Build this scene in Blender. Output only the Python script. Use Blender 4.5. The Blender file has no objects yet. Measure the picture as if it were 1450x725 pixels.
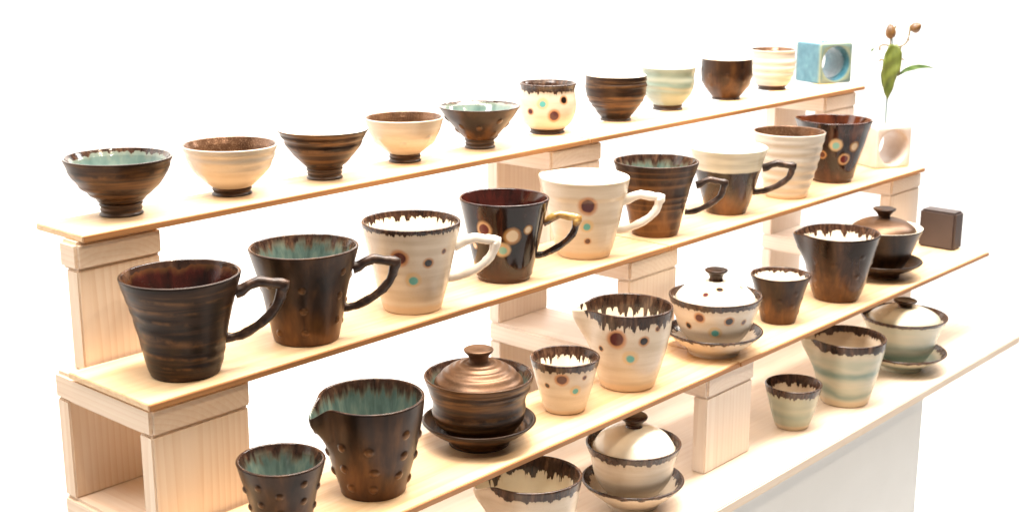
import bpy, bmesh, math, random
import numpy as np
from mathutils import Vector, Matrix

# ------------------------------------------------------------------ camera
S = 0.36                      # metres per calibration unit
F, CX, CY = 1900.0, 725.0, 362.5   # photo calibration (1450 x 725)
PITCH = math.atan2(479.5, F)
_up = np.array([0, math.cos(PITCH), math.sin(PITCH)])
_v1 = np.array([2469 - CX, 117 + CY, -F]); _v1 = _v1 / np.linalg.norm(_v1)
_x = _v1 - _up * (_v1 @ _up); _x /= np.linalg.norm(_x)
_y = np.cross(_up, _x)
M = np.array([_x, _y, _up])
CAMZ = 0.75 + 1.63 * S
C0 = np.array([0, 0, CAMZ])
scene = bpy.context.scene
col = scene.collection
cam_d = bpy.data.cameras.new('camera'); cam = bpy.data.objects.new('camera', cam_d); col.objects.link(cam)
mw = Matrix.Identity(4)
for i in range(3):
    for j in range(3): mw[i][j] = M[i, j]
mw.translation = Vector(C0)
cam.matrix_world = mw
cam_d.sensor_width = 36; cam_d.lens = F / 1450 * 36
cam_d.clip_start = 0.05; cam_d.clip_end = 60
cam_d.dof.use_dof = True; cam_d.dof.focus_distance = 1.25; cam_d.dof.aperture_fstop = 11
scene.camera = cam
# ------------------------------------------------------------------ world, lamps, exposure
world = bpy.data.worlds.new('World'); scene.world = world; world.use_nodes = True
bgn = world.node_tree.nodes['Background']
bgn.inputs[0].default_value = (1.0, 0.96, 0.92, 1); bgn.inputs[1].default_value = 0.08
scene.view_settings.view_transform = 'Standard'; scene.view_settings.look = 'None'
scene.view_settings.gamma = 1; scene.view_settings.exposure = 0.30
def area(name, loc, target, sx, sy, power, color):
    l = bpy.data.lights.new(name, 'AREA'); l.shape = 'RECTANGLE'; l.size = sx; l.size_y = sy
    l.energy = power; l.color = color
    o = bpy.data.objects.new(name, l); col.objects.link(o); o.location = loc
    o.rotation_euler = (Vector(target) - Vector(loc)).to_track_quat('-Z', 'Y').to_euler()
    return o
def spot(name, loc, target, power, color, size=0.04, angle=70):
    l = bpy.data.lights.new(name, 'SPOT'); l.energy = power; l.color = color
    l.shadow_soft_size = size; l.spot_size = math.radians(angle); l.spot_blend = 0.8
    o = bpy.data.objects.new(name, l); col.objects.link(o); o.location = loc
    o.rotation_euler = (Vector(target) - Vector(loc)).to_track_quat('-Z', 'Y').to_euler()
area('ceiling_softbox', (1.15, 0.75, 2.75), (1.15, 0.85, 1.0), 1.5, 0.6, 50, (1.0, 0.87, 0.72))
area('added_backdrop_fill', (2.2, 0.55, 2.9), (2.4, 1.7, 0.9), 5.5, 0.5, 190, (1.0, 0.97, 0.93))  # added light with no visible source, brightens the backdrop to white
for k, (x, y) in enumerate(((0.35, 0.0), (0.95, -0.1), (1.55, -0.15))):
    spot('ceiling_spot', (x, y, 2.35), (x + 0.10, 0.84, 1.0), 19, (1.0, 0.82, 0.62), 0.035, 75)

# ------------------------------------------------------------------ calibration helpers
TIER = {1: -0.6945, 2: -1.0, 3: -1.308, 4: -1.63}
def ray(u, v): return M @ np.array([u - CX, -(v - CY), -F])
def on_tier(u, v, t):
    d = ray(u, v); return C0 + d * (TIER[t] * S) / d[2]
def proj(P):
    c = M.T @ (np.array(P, float) - C0); return (CX - F * c[0] / c[2], CY + F * c[1] / c[2])
def depth(P): return -(M.T @ (np.array(P, float) - C0))[2]
def sin_elev(u, v):
    d = ray(u, v); return -d[2] / np.linalg.norm(d)
def z_at(P, v):
    lo, hi = -0.1, 0.5
    for _ in range(40):
        m = (lo + hi) / 2
        if proj(P + np.array([0, 0, m]))[1] > v: lo = m
        else: hi = m
    return (lo + hi) / 2
def base_point(u, vb, rb, t):
    vc = vb - rb * sin_elev(u, vb)
    return on_tier(u, vc, t), vc
def metric(P, prof):
    out = []
    for r, v in prof:
        z = z_at(P, v); out.append((r * depth(P + np.array([0, 0, z])) / F, z))
    return out
def front_angle(P):
    d = C0 - P; return math.atan2(d[1], d[0])

# ------------------------------------------------------------------ object helpers
def tag(o, label=None, cat=None, group=None, kind=None):
    if label: o['label'] = label
    if cat: o['category'] = cat
    if group: o['group'] = group
    if kind: o['kind'] = kind
    return o
def thing(name, loc, label, cat, group=None, rz=0):
    o = bpy.data.objects.new(name, None); col.objects.link(o)
    o.empty_display_size = 0.02
    o.location = loc; o.rotation_euler = (0, 0, rz)
    return tag(o, label, cat, group)
def link(name, me, parent=None, mats=(), loc=(0, 0, 0), smooth=True):
    o = bpy.data.objects.new(name, me); col.objects.link(o)
    for m in mats:
        if m.name not in [x.name for x in me.materials if x]: me.materials.append(m)
    if smooth: me.polygons.foreach_set('use_smooth', [True] * len(me.polygons))
    o.parent = parent; o.location = loc
    return o
def box_mesh(name, sx, sy, sz, bev=0.0015, seg=2):
    bm = bmesh.new(); bmesh.ops.create_cube(bm, size=1)
    for v in bm.verts: v.co = Vector((v.co.x * sx, v.co.y * sy, v.co.z * sz))
    if bev: bmesh.ops.bevel(bm, geom=bm.edges[:], offset=bev, segments=seg, affect='EDGES')
    me = bpy.data.meshes.new(name); bm.to_mesh(me); bm.free()
    return me
def box(name, x0, x1, y0, y1, z0, z1, mat, parent=None, bev=0.0015):
    me = box_mesh(name, x1 - x0, y1 - y0, z1 - z0, bev)
    c = Vector(((x0 + x1) / 2, (y0 + y1) / 2, (z0 + z1) / 2))
    if parent: c = c - Vector(parent.location)
    o = link(name, me, parent, (mat,), c, smooth=False)
    return o
def catmull(pts, n):
    P = np.array(pts, float)
    if len(P) < 3:
        return [tuple(P[0] + (P[-1] - P[0]) * k / (n - 1)) for k in range(n)]
    d = np.sqrt(np.sum(np.diff(P, axis=0) ** 2, axis=1)); t = np.concatenate([[0], np.cumsum(np.sqrt(d) + 1e-9)])
    T = np.concatenate([[2 * t[0] - t[1]], t, [2 * t[-1] - t[-2]]])
    Q = np.vstack([2 * P[0] - P[1], P, 2 * P[-1] - P[-2]])
    dense = []
    for i in range(1, len(Q) - 2):
        p0, p1, p2, p3 = Q[i - 1:i + 3]; t0, t1, t2, t3 = T[i - 1:i + 3]
        for k in range(24):
            s = t1 + (t2 - t1) * k / 24
            a1 = (t1 - s) / (t1 - t0) * p0 + (s - t0) / (t1 - t0) * p1
            a2 = (t2 - s) / (t2 - t1) * p1 + (s - t1) / (t2 - t1) * p2
            a3 = (t3 - s) / (t3 - t2) * p2 + (s - t2) / (t3 - t2) * p3
            b1 = (t2 - s) / (t2 - t0) * a1 + (s - t0) / (t2 - t0) * a2
            b2 = (t3 - s) / (t3 - t1) * a2 + (s - t1) / (t3 - t1) * a3
            dense.append((t2 - s) / (t2 - t1) * b1 + (s - t1) / (t2 - t1) * b2)
    dense.append(Q[-2])
    D = np.array(dense); L = np.concatenate([[0], np.cumsum(np.sqrt(np.sum(np.diff(D, axis=0) ** 2, axis=1)))])
    q = np.linspace(0, L[-1], n)
    return [tuple(np.interp(x, L, D[:, j]) for j in range(D.shape[1])) for x in q]
def lathe(name, prof, seg, span_mat, disp=None, attr=None):
    """prof: list (r,z, outer flag); span_mat: material index per span; disp(r,z,th,outer)->(r,z,a)"""
    verts, rows, att = [], [], []
    for (r, z, o) in prof:
        if r < 1e-5:
            rows.append([len(verts)]); verts.append((0, 0, z)); att.append(0.0)
        else:
            row = []
            for k in range(seg):
                th = 2 * math.pi * k / seg
                rr, zz, a = (r, z, 0.0) if disp is None else disp(r, z, th, o)
                row.append(len(verts)); verts.append((rr * math.cos(th), rr * math.sin(th), zz)); att.append(a)
            rows.append(row)
    faces, mi = [], []
    for i in range(len(rows) - 1):
        A, B = rows[i], rows[i + 1]
        for k in range(seg):
            k2 = (k + 1) % seg
            if len(A) == 1 and len(B) == 1: continue
            if len(A) == 1: f = (A[0], B[k2], B[k])
            elif len(B) == 1: f = (A[k], A[k2], B[0])
            else: f = (A[k], A[k2], B[k2], B[k])
            faces.append(f); mi.append(span_mat[i])
    me = bpy.data.meshes.new(name); me.from_pydata(verts, [], faces)
    me.polygons.foreach_set('material_index', mi)
    a = me.attributes.new('raised', 'FLOAT', 'POINT'); a.data.foreach_set('value', att)
    me.update()
    return me
def tube(name, pts, radii, sides=10, jitter=0.0, seed=0, squash=1.0, cap=True):
    rnd = random.Random(seed); n = len(pts); P = [Vector(p) for p in pts]
    verts, faces = [], []
    ref = None
    for i in range(n):
        t = (P[min(i + 1, n - 1)] - P[max(i - 1, 0)]).normalized()
        if ref is None:
            ref = Vector((0, 0, 1)) if abs(t.z) < 0.8 else Vector((1, 0, 0))
        a = (ref - t * ref.dot(t)).normalized(); ref = a; b = t.cross(a)
        for k in range(sides):
            th = 2 * math.pi * k / sides
            rr = radii[i] * (1 + rnd.uniform(-jitter, jitter))
            verts.append(P[i] + a * math.cos(th) * rr + b * math.sin(th) * rr * squash)
    for i in range(n - 1):
        for k in range(sides):
            k2 = (k + 1) % sides
            faces.append((i * sides + k, i * sides + k2, (i + 1) * sides + k2, (i + 1) * sides + k))
    if cap:
        faces.append(tuple(range(sides))[::-1]); faces.append(tuple((n - 1) * sides + k for k in range(sides)))
    me = bpy.data.meshes.new(name); me.from_pydata([tuple(v) for v in verts], [], faces); me.update()
    return me

# ------------------------------------------------------------------ materials
class N:
    def __init__(self, name):
        self.m = bpy.data.materials.new(name); self.m.use_nodes = True
        self.t = self.m.node_tree; self.n = self.t.nodes; self.l = self.t.links
        self.b = self.n['Principled BSDF']
        self.tc = self.n.new('ShaderNodeTexCoord').outputs['Object']
        self.sep = None
    def put(self, sock, val):
        if isinstance(val, bpy.types.NodeSocket): self.l.new(val, sock)
        elif isinstance(val, (tuple, list)) and len(val) == 3 and sock.type == 'RGBA': sock.default_value = (*val, 1)
        else: sock.default_value = val
    def math(self, op, a, b=0.0, c=0.0, clamp=False):
        q = self.n.new('ShaderNodeMath'); q.operation = op; q.use_clamp = clamp
        self.put(q.inputs[0], a); self.put(q.inputs[1], b); self.put(q.inputs[2], c)
        return q.outputs[0]
    def vmath(self, op, a, b=(0, 0, 0)):
        q = self.n.new('ShaderNodeVectorMath'); q.operation = op
        self.put(q.inputs[0], a); self.put(q.inputs[1], b)
        return q.outputs['Value'] if op in ('LENGTH', 'DISTANCE') else q.outputs[0]
    def xyz(self, i):
        if self.sep is None:
            s = self.n.new('ShaderNodeSeparateXYZ'); self.l.new(self.tc, s.inputs[0]); self.sep = s
        return self.sep.outputs[i]
    def noise(self, scale, detail=3.0, rough=0.55, off=(0, 0, 0), dist=0.0):
        v = self.vmath('ADD', self.vmath('MULTIPLY', self.tc, scale), off)
        q = self.n.new('ShaderNodeTexNoise'); q.inputs['Scale'].default_value = 1
        q.inputs['Detail'].default_value = detail; q.inputs['Roughness'].default_value = rough
        q.inputs['Distortion'].default_value = dist
        self.l.new(v, q.inputs['Vector']); return q.outputs[0]
    def ramp(self, fac, stops, interp='LINEAR'):
        q = self.n.new('ShaderNodeValToRGB'); q.color_ramp.interpolation = interp
        e = q.color_ramp.elements
        while len(e) < len(stops): e.new(0.5)
        for k, (p, c) in enumerate(stops):
            e[k].position = p; e[k].color = (*c, 1) if len(c) == 3 else c
        self.put(q.inputs[0], fac); return q.outputs[0]
    def step(self, fac, lo, hi):
        q = self.n.new('ShaderNodeMapRange'); q.interpolation_type = 'SMOOTHSTEP'
        self.put(q.inputs['Value'], fac); self.put(q.inputs['From Min'], lo); self.put(q.inputs['From Max'], hi)
        return q.outputs[0]
    def mix(self, fac, a, b):
        q = self.n.new('ShaderNodeMix'); q.data_type = 'RGBA'
        self.put(q.inputs[0], fac); self.put(q.inputs[6], a); self.put(q.inputs[7], b); return q.outputs[2]
    def attr(self, name):
        q = self.n.new('ShaderNodeAttribute'); q.attribute_name = name; return q.outputs['Fac']
    def bump(self, h, dist=0.001, strength=0.5):
        q = self.n.new('ShaderNodeBump'); q.inputs['Distance'].default_value = dist
        q.inputs['Strength'].default_value = strength
        self.put(q.inputs['Height'], h); self.l.new(q.outputs[0], self.b.inputs['Normal'])
    def finish(self, color, rough=0.35, metal=0.0, coat=0.0, spec=0.5):
        self.put(self.b.inputs['Base Color'], color); self.put(self.b.inputs['Roughness'], rough)
        self.put(self.b.inputs['Metallic'], metal); self.b.inputs['Specular IOR Level'].default_value = spec
        self.b.inputs['Coat Weight'].default_value = coat; self.b.inputs['Coat Roughness'].default_value = 0.08
        return self.m

CREAM = (0.68, 0.575, 0.455); WARM = (0.66, 0.47, 0.29); DARK = (0.030, 0.014, 0.008); RUST = (0.20, 0.080, 0.024)
SPOTCOL = {'maroon': ((0.075, 0.012, 0.014), (0.45, 0.17, 0.05)), 'black': ((0.012, 0.006, 0.004), (0.42, 0.17, 0.05)),
           'teal': ((0.10, 0.36, 0.33), (0.60, 0.42, 0.22)), 'brown': ((0.09, 0.025, 0.012), (0.46, 0.22, 0.08)),
           'pale': ((0.62, 0.50, 0.34), (0.42, 0.22, 0.08)), 'tealpale': ((0.22, 0.42, 0.34), (0.62, 0.42, 0.22)),
           'maroonpale': ((0.11, 0.020, 0.022), (0.60, 0.36, 0.18))}
MCOUNT = [0]
def glaze(kind, H=0.08, spots=(), drip=None, seed=0, side='out', **kw):
    """kind: brown_band, brown_streak, bronze, tenmoku, cream, ribbed, celadon, teal, white, twotone, foot"""
    MCOUNT[0] += 1
    g = N(kind + '_glaze'); off = (seed * 3.17, seed * 1.31, seed * 2.03)
    z = g.xyz(2); zr = g.math('DIVIDE', z, H)
    fine = g.noise((900, 900, 900), 2, off=off); mid = g.noise((70, 70, 70), 4, off=off)
    metal = 0.0; rough = 0.3; coat = 0.0; spec = 0.5
    if kind == 'brown_band':
        n1 = g.noise((9, 9, 150), 4, 0.6, off, 0.6); n2 = g.noise((40, 40, 420), 3, 0.6, off)
        f = g.math('ADD', g.math('ADD', g.math('MULTIPLY', n1, 0.75), g.math('MULTIPLY', n2, 0.25)), kw.get('shift', 0.0))
        c = g.ramp(f, [(0.38, (0.015, 0.0072, 0.004)), (0.50, (0.042, 0.019, 0.0085)), (0.60, (0.115, 0.052, 0.017)), (0.76, (0.22, 0.102, 0.034))])
        c = g.mix(g.math('MULTIPLY', g.attr('raised'), g.math('MULTIPLY', g.step(mid, 0.42, 0.62), 0.6)), c, (0.17, 0.078, 0.026))
        rough = g.math('ADD', g.math('MULTIPLY', f, 0.2), kw.get('rough', 0.26)); metal = 0.3; spec = 0.3
    elif kind == 'brown_streak':
        n1 = g.noise((70, 70, 10), 4, 0.6, off, 0.4); low = g.step(zr, 0.75, 0.02)
        n2 = g.noise((22, 22, 22), 3, 0.55, off)
        f = g.math('ADD', g.math('ADD', g.math('MULTIPLY', n1, 0.5), g.math('MULTIPLY', n2, 0.5)), g.math('MULTIPLY', low, kw.get('low', 0.2)))
        c = g.ramp(f, [(0.42, (0.013, 0.0060, 0.0035)), (0.56, (0.038, 0.0165, 0.0075)), (0.70, (0.105, 0.044, 0.014)), (0.88, (0.23, 0.098, 0.029))])
        c = g.mix(g.math('MULTIPLY', g.attr('raised'), 0.55), c, (0.20, 0.090, 0.030))
        rough = g.math('ADD', g.math('MULTIPLY', n2, 0.2), kw.get('rough', 0.22)); metal = 0.25; spec = 0.32
    elif kind == 'bronze':
        n1 = g.noise((14, 14, 120), 3, 0.6, off)
        c = g.ramp(g.math('ADD', g.math('MULTIPLY', n1, 0.7), g.math('MULTIPLY', fine, 0.3)),
                   [(0.35, (0.07, 0.034, 0.016)), (0.55, (0.15, 0.078, 0.04)), (0.7, (0.27, 0.15, 0.085))])
        metal = 0.6; rough = g.math('ADD', g.math('MULTIPLY', fine, 0.25), 0.26)
    elif kind == 'tenmoku':
        n1 = g.noise((60, 60, 9), 4, 0.6, off, 0.4)
        c = g.ramp(n1, [(0.38, (0.008, 0.004, 0.003)), (0.56, (0.026, 0.008, 0.005)), (0.72, (0.10, 0.028, 0.010))])
        low = g.step(zr, 0.30, 0.0); c = g.mix(g.math('MULTIPLY', low, 0.5), c, (0.12, 0.042, 0.013))
        rough = 0.10; coat = 0.0; spec = 0.4
    elif kind in ('cream', 'ribbed'):
        n1 = g.noise((12, 12, 110), 3, 0.5, off); n2 = g.noise((1600, 1600, 1600), 1, 0.5, off)
        c = g.ramp(n1, [(0.3, (0.54, 0.435, 0.32)), (0.5, (0.62, 0.52, 0.405)), (0.7, (0.68, 0.585, 0.47))] if kind == 'cream' else
                   [(0.3, (0.47, 0.41, 0.345)), (0.5, (0.56, 0.50, 0.43)), (0.7, (0.62, 0.565, 0.50))])
        c = g.mix(g.step(n2, 0.69, 0.74), c, (0.45, 0.30, 0.17))
        low = g.step(g.math('ADD', zr, g.math('MULTIPLY', mid, 0.04)), kw.get('bare', 0.12) + 0.03, kw.get('bare', 0.12) - 0.03)
        c = g.mix(g.math('MULTIPLY', low, 0.8), c, WARM)
        rough = 0.27
    elif kind == 'celadon':
        n1 = g.noise((6, 6, 75), 3, 0.55, off, 0.5); n2 = g.noise((13, 13, 30), 3, 0.5, off)
        zw = g.math('ADD', zr, g.math('MULTIPLY', g.math('SUBTRACT', n2, 0.5), 0.42))
        c = g.ramp(n1, [(0.32, kw.get('pale', (0.58, 0.51, 0.38))), (0.68, kw.get('pale2', (0.46, 0.45, 0.34)))])
        for (bz, bw, bs) in kw.get('bands', ((0.5, 0.12, 0.8),)):
            f = g.step(g.math('ABSOLUTE', g.math('SUBTRACT', zw, bz)), bw * 1.7, 0.0)
            c = g.mix(g.math('MULTIPLY', f, bs), c, (0.19, 0.265, 0.22))
        low = g.step(g.math('ADD', zr, g.math('MULTIPLY', mid, 0.04)), 0.17, 0.10)
        c = g.mix(g.math('MULTIPLY', low, kw.get('barew', 0.85)), c, (0.64, 0.49, 0.32)); rough = 0.24
    elif kind == 'teal':
        n1 = g.noise((110, 110, 10), 4, 0.6, off, 0.3)
        c = g.ramp(n1, [(0.3, (0.042, 0.066, 0.055)), (0.5, (0.085, 0.128, 0.108)), (0.7, (0.17, 0.205, 0.155))])
        rough = 0.14; coat = 0.1; kw.setdefault('soft', 0.005)
    elif kind == 'palegreen':
        n1 = g.noise((50, 50, 30), 3, 0.6, off)
        c = g.ramp(n1, [(0.3, (0.075, 0.125, 0.11)), (0.55, (0.14, 0.20, 0.175)), (0.75, (0.25, 0.29, 0.23))]); rough = 0.12; coat = 0.3
    elif kind == 'white':
        n1 = g.noise((25, 25, 60), 3, 0.5, off)
        c = g.ramp(n1, [(0.3, (0.78, 0.69, 0.54)), (0.6, (0.87, 0.81, 0.68))]); rough = 0.22
    elif kind == 'brownin':
        n1 = g.noise((40, 40, 40), 4, 0.6, off)
        c = g.ramp(n1, [(0.3, (0.06, 0.026, 0.013)), (0.6, (0.16, 0.075, 0.036)), (0.75, (0.30, 0.16, 0.085))])
        c = g.mix(g.step(fine, 0.5, 0.75), c, (0.33, 0.19, 0.11)); metal = 0.45; rough = 0.24
    elif kind == 'darkin':
        n1 = g.noise((60, 60, 12), 4, 0.6, off)
        c = g.ramp(n1, [(0.35, (0.012, 0.005, 0.004)), (0.6, (0.05, 0.010, 0.007)), (0.75, (0.11, 0.022, 0.010))]); rough = 0.15; coat = 0.2
    elif kind == 'redin':
        n1 = g.noise((60, 60, 12), 4, 0.6, off)
        c = g.ramp(n1, [(0.35, (0.025, 0.007, 0.004)), (0.7, (0.11, 0.028, 0.010))]); rough = 0.08; coat = 0.4
    elif kind == 'twotone':
        n1 = g.noise((60, 60, 9), 4, 0.6, off); n2 = g.noise((22, 22, 22), 3, 0.55, off)
        low = g.step(zr, 0.6, 0.0)
        f = g.math('ADD', g.math('ADD', g.math('MULTIPLY', n1, 0.5), g.math('MULTIPLY', n2, 0.5)), g.math('MULTIPLY', low, 0.25))
        c1 = g.ramp(f, [(0.42, (0.012, 0.006, 0.0035)), (0.56, (0.034, 0.014, 0.007)), (0.7, (0.10, 0.04, 0.012)), (0.87, (0.22, 0.09, 0.026))])
        n3 = g.noise((12, 12, 140), 3, 0.5, off)
        c2 = g.ramp(n3, [(0.35, (0.50, 0.46, 0.36)), (0.65, (0.66, 0.62, 0.50))])
        c = g.mix(g.step(g.math('ADD', zr, g.math('MULTIPLY', mid, 0.02)), kw['edge'] - 0.012, kw['edge'] + 0.012), c1, c2)
        rough = 0.2
    elif kind == 'foot':
        n1 = g.noise((20, 20, 380), 3, 0.6, off)
        c = g.ramp(n1, [(0.35, (0.016, 0.008, 0.005)), (0.52, (0.046, 0.022, 0.011)), (0.68, (0.13, 0.062, 0.026))]); rough = 0.42; metal = 0.15
    elif kind == 'blueglaze':
        c = g.ramp(mid, [(0.3, (0.026, 0.105, 0.15)), (0.55, (0.05, 0.155, 0.205)), (0.75, (0.09, 0.21, 0.245))])
        c = g.mix(g.math('MULTIPLY', g.attr('raised'), 0.75), c, (0.32, 0.33, 0.19)); rough = 0.12; coat = 0.2
    elif kind == 'whiteglaze':
        c = g.ramp(mid, [(0.3, (0.58, 0.48, 0.42)), (0.7, (0.66, 0.57, 0.51))]); rough = 0.3
    elif kind == 'handle_brown':
        n1 = g.noise((120, 120, 120), 3, 0.6, off)
        c = g.ramp(n1, [(0.35, (0.020, 0.010, 0.007)), (0.55, (0.05, 0.026, 0.017)), (0.72, (0.12, 0.065, 0.04))]); rough = 0.33; metal = 0.15
    elif kind == 'handle_gold':
        n1 = g.math('ADD', g.noise((45, 45, 45), 3, 0.6, off), g.math('MULTIPLY', g.step(z, 0.050, 0.064), 0.22))
        c = g.ramp(n1, [(0.45, (0.012, 0.006, 0.004)), (0.58, (0.05, 0.02, 0.008)), (0.66, (0.30, 0.15, 0.035)), (0.80, (0.60, 0.38, 0.12))])
        rough = 0.16; coat = 0.3
    elif kind == 'handle_white':
        c = g.ramp(mid, [(0.3, (0.76, 0.67, 0.57)), (0.7, (0.86, 0.80, 0.72))]); rough = 0.25
    for (pt, r, typ) in spots:
        core, halo = SPOTCOL[typ]
        d = g.vmath('DISTANCE', g.vmath('ADD', g.tc, (0, 0, 0)), tuple(pt))
        d = g.math('ADD', d, g.math('MULTIPLY', g.math('SUBTRACT', mid, 0.5), r * 0.5))
        c = g.mix(g.math('MULTIPLY', g.step(d, r * 1.75, r * 1.05), 0.85), c, halo)
        if typ.startswith('teal'):
            q = tuple(np.array(pt) + np.array([0, 0, -r * 0.18]))
            d = g.math('ADD', g.vmath('DISTANCE', g.tc, q), g.math('MULTIPLY', g.math('SUBTRACT', mid, 0.5), r * 0.5))
            c = g.mix(g.step(d, r * 0.95, r * 0.55), c, core)
        else:
            c = g.mix(g.step(d, r * 1.12, r * 0.82), c, core)
    if drip:
        d0, d1, dens = drip[0] * H, drip[1] * H, drip[2]
        nx = g.noise((dens, dens, dens * 0.06), 2.5, 0.6, off)
        edge = g.math('ADD', d0, g.math('MULTIPLY', g.step(nx, 0.40, 0.66), d1))
        dist = g.math('SUBTRACT', drip[3] if len(drip) > 3 else H, z)
        if kw.get('spoutcut'): edge = g.math('SUBTRACT', edge, g.math('MULTIPLY', g.attr('raised'), 0.03))
        sf = kw.get('soft', 0.0006)
        f = g.step(g.math('SUBTRACT', edge, dist), -sf, sf)
        nb = g.noise((dens * 1.3, dens * 1.3, 40), 3, 0.6, off)
        soft = g.step(g.math('SUBTRACT', edge, dist), -0.006, 0.002)
        c = g.mix(g.math('MULTIPLY', soft, drip[4] if len(drip) > 4 else 0.22), c, (0.34, 0.16, 0.05))
        dc = g.ramp(nb, [(0.35, (0.020, 0.010, 0.007)), (0.55, (0.055, 0.027, 0.017)), (0.72, (0.14, 0.072, 0.04))])
        c = g.mix(f, c, dc)
    g.bump(g.math('ADD', g.math('MULTIPLY', mid, 0.7), g.math('MULTIPLY', fine, 0.12)), 0.0006, 0.35)
    return g.finish(c, rough, metal, coat, spec)

def wood(name, axis, pale, dark, ring=1.0, seed=0, contrast=0.5):
    g = N(name); sc = [260.0, 260.0, 260.0]; sc[axis] = 9.0
    oi = g.n.new('ShaderNodeObjectInfo').outputs['Random']
    comb = g.n.new('ShaderNodeCombineXYZ')
    for k, w in enumerate((7.0, 3.0, 11.0)): g.l.new(g.math('MULTIPLY', oi, w), comb.inputs[k])
    base = g.tc
    sh = g.vmath('ADD', base, g.vmath('MULTIPLY', comb.outputs[0], (0.01, 0.01, 0.0)))
    def ns(scale, detail=3, dist=0.0):
        v = g.vmath('ADD', g.vmath('MULTIPLY', base, scale), comb.outputs[0])
        q = g.n.new('ShaderNodeTexNoise'); q.inputs['Scale'].default_value = 1; q.inputs['Detail'].default_value = detail
        q.inputs['Distortion'].default_value = dist; g.l.new(v, q.inputs['Vector']); return q.outputs[0]
    wl = [9.0, 9.0, 9.0]; wl[axis] = 1.6
    warp = ns(tuple(wl), 3)
    kill = [1.0, 1.0, 1.0]; kill[axis] = 0.0
    cen = [0.012, 0.02, -0.075]; cen[axis] = 0.0
    rad = g.vmath('LENGTH', g.vmath('MULTIPLY', g.vmath('SUBTRACT', sh, tuple(cen)), tuple(kill)))
    rad = g.math('ADD', rad, g.math('MULTIPLY', warp, 0.022))
    rings = g.math('FRACT', g.math('MULTIPLY', rad, 210.0 * ring))
    rings = g.math('POWER', rings, 2.2)
    fib = ns(tuple(sc), 3); blot = ns((6, 6, 6), 3)
    f = g.math('ADD', g.math('ADD', g.math('MULTIPLY', rings, 0.55 * contrast), g.math('MULTIPLY', fib, 0.7)), g.math('MULTIPLY', g.math('SUBTRACT', blot, 0.5), 0.5))
    c = g.ramp(f, [(0.1, pale), (0.85, dark)])
    g.bump(g.math('ADD', fib, rings), 0.0004, 0.25)
    return g.finish(c, g.math('ADD', g.math('MULTIPLY', fib, 0.15), 0.42), 0, 0, 0.4)
W_PLANK = wood('plank_wood', 0, (0.80, 0.58, 0.36), (0.62, 0.38, 0.18), 0.7)
W_RAIL = wood('rail_wood', 1, (0.82, 0.66, 0.51), (0.72, 0.52, 0.36), 1.0, contrast=0.7)
W_LEG = wood('leg_wood', 2, (0.82, 0.66, 0.51), (0.72, 0.52, 0.36), 0.8, contrast=0.8)
W_RAIL2 = wood('overlit_rail_wood', 1, (0.86, 0.76, 0.67), (0.76, 0.63, 0.53), 1.0, contrast=0.7)  # same pine as the rail, bright light's wash-out put into the colour
W_LEG2 = wood('overlit_leg_wood', 2, (0.86, 0.76, 0.67), (0.76, 0.63, 0.53), 0.8, contrast=0.7)  # leg pine paled likewise, strong light painted into the colour
W_TABLE = wood('table_wood', 0, (0.76, 0.64, 0.52), (0.66, 0.51, 0.38), 0.7, contrast=0.4)
W_EDGE = wood('edge_wood', 0, (0.46, 0.22, 0.085), (0.32, 0.14, 0.05), 1.5)
def plain(name, color, rough, var=0.05):
    g = N(name); n = g.noise((14, 14, 14), 4)
    c = g.ramp(n, [(0.3, tuple(v * (1 - var) for v in color)), (0.7, tuple(min(1, v * (1 + var)) for v in color))])
    f = g.noise((700, 700, 700), 2); g.bump(f, 0.0003, 0.2)
    return g.finish(c, rough)
P_WHITE = plain('backdrop_paper', (0.90, 0.90, 0.90), 0.9, 0.01)
P_PANEL = plain('white_panel', (0.72, 0.72, 0.71), 0.6, 0.02)

# ------------------------------------------------------------------ setting: seamless backdrop
def backdrop():
    path = [(-2.5, 0.0), (1.15, 0.0)]
    for k in range(1, 13):
        a = math.pi / 2 * k / 12; path.append((1.15 + 0.6 * math.sin(a), 0.6 - 0.6 * math.cos(a)))
    path.append((1.75, 3.0))
    xs = [-3.0, 8.0]; V, Fc = [], []
    for y, z in path:
        for x in xs: V.append((x, y, z))
    for i in range(len(path) - 1): Fc.append((2 * i, 2 * i + 1, 2 * i + 3, 2 * i + 2))
    me = bpy.data.meshes.new('backdrop'); me.from_pydata(V, [], Fc); me.update()
    return tag(link('backdrop', me, None, (P_WHITE,)), 'seamless white backdrop behind and below the pottery display', kind='structure')
backdrop()

# ------------------------------------------------------------------ shelves
def U(x): return x * S
def Zt(t): return CAMZ + TIER[t] * S
TH = 0.0055
STX = [(1.495, 1.76), (3.195, 3.455), (4.935, 5.20)]
YF = {1: 2.665, 2: 2.350, 3: 2.054, 4: 1.902}
YB = 2.965
def plank(x0, x1, y0, y1, zt, th, label, group, dz=0.0):
    o = thing('shelf_plank', (U((x0 + x1) / 2), U((y0 + y1) / 2), zt - th), label, 'shelf', group)
    box('board', U(x0), U(x1), U(y0) + 0.0012, U(y1), zt - th, zt, W_PLANK, o, 0.0006)
    box('front_edge', U(x0), U(x1), U(y0) - 0.0008, U(y0) + 0.0012, zt - th + 0.0002 , zt - 0.0002, W_EDGE, o, 0.0004)
    return o
tiername = {1: 'top', 2: 'second', 3: 'third'}
withwhat = {1: ('under the row of footed bowls', 'under the small cups and the blue cube'),
            2: ('under the four darker and spotted mugs', 'under the white cube vase and ribbed cup'),
            3: ('under the brown spouted pitcher and bronze covered bowl', 'under the dark brown block and glossy pitcher')}
XEND = {1: 5.236, 2: 5.188, 3: 5.19}
JOIN = {1: 3.372, 2: 3.385, 3: 3.345}
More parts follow.
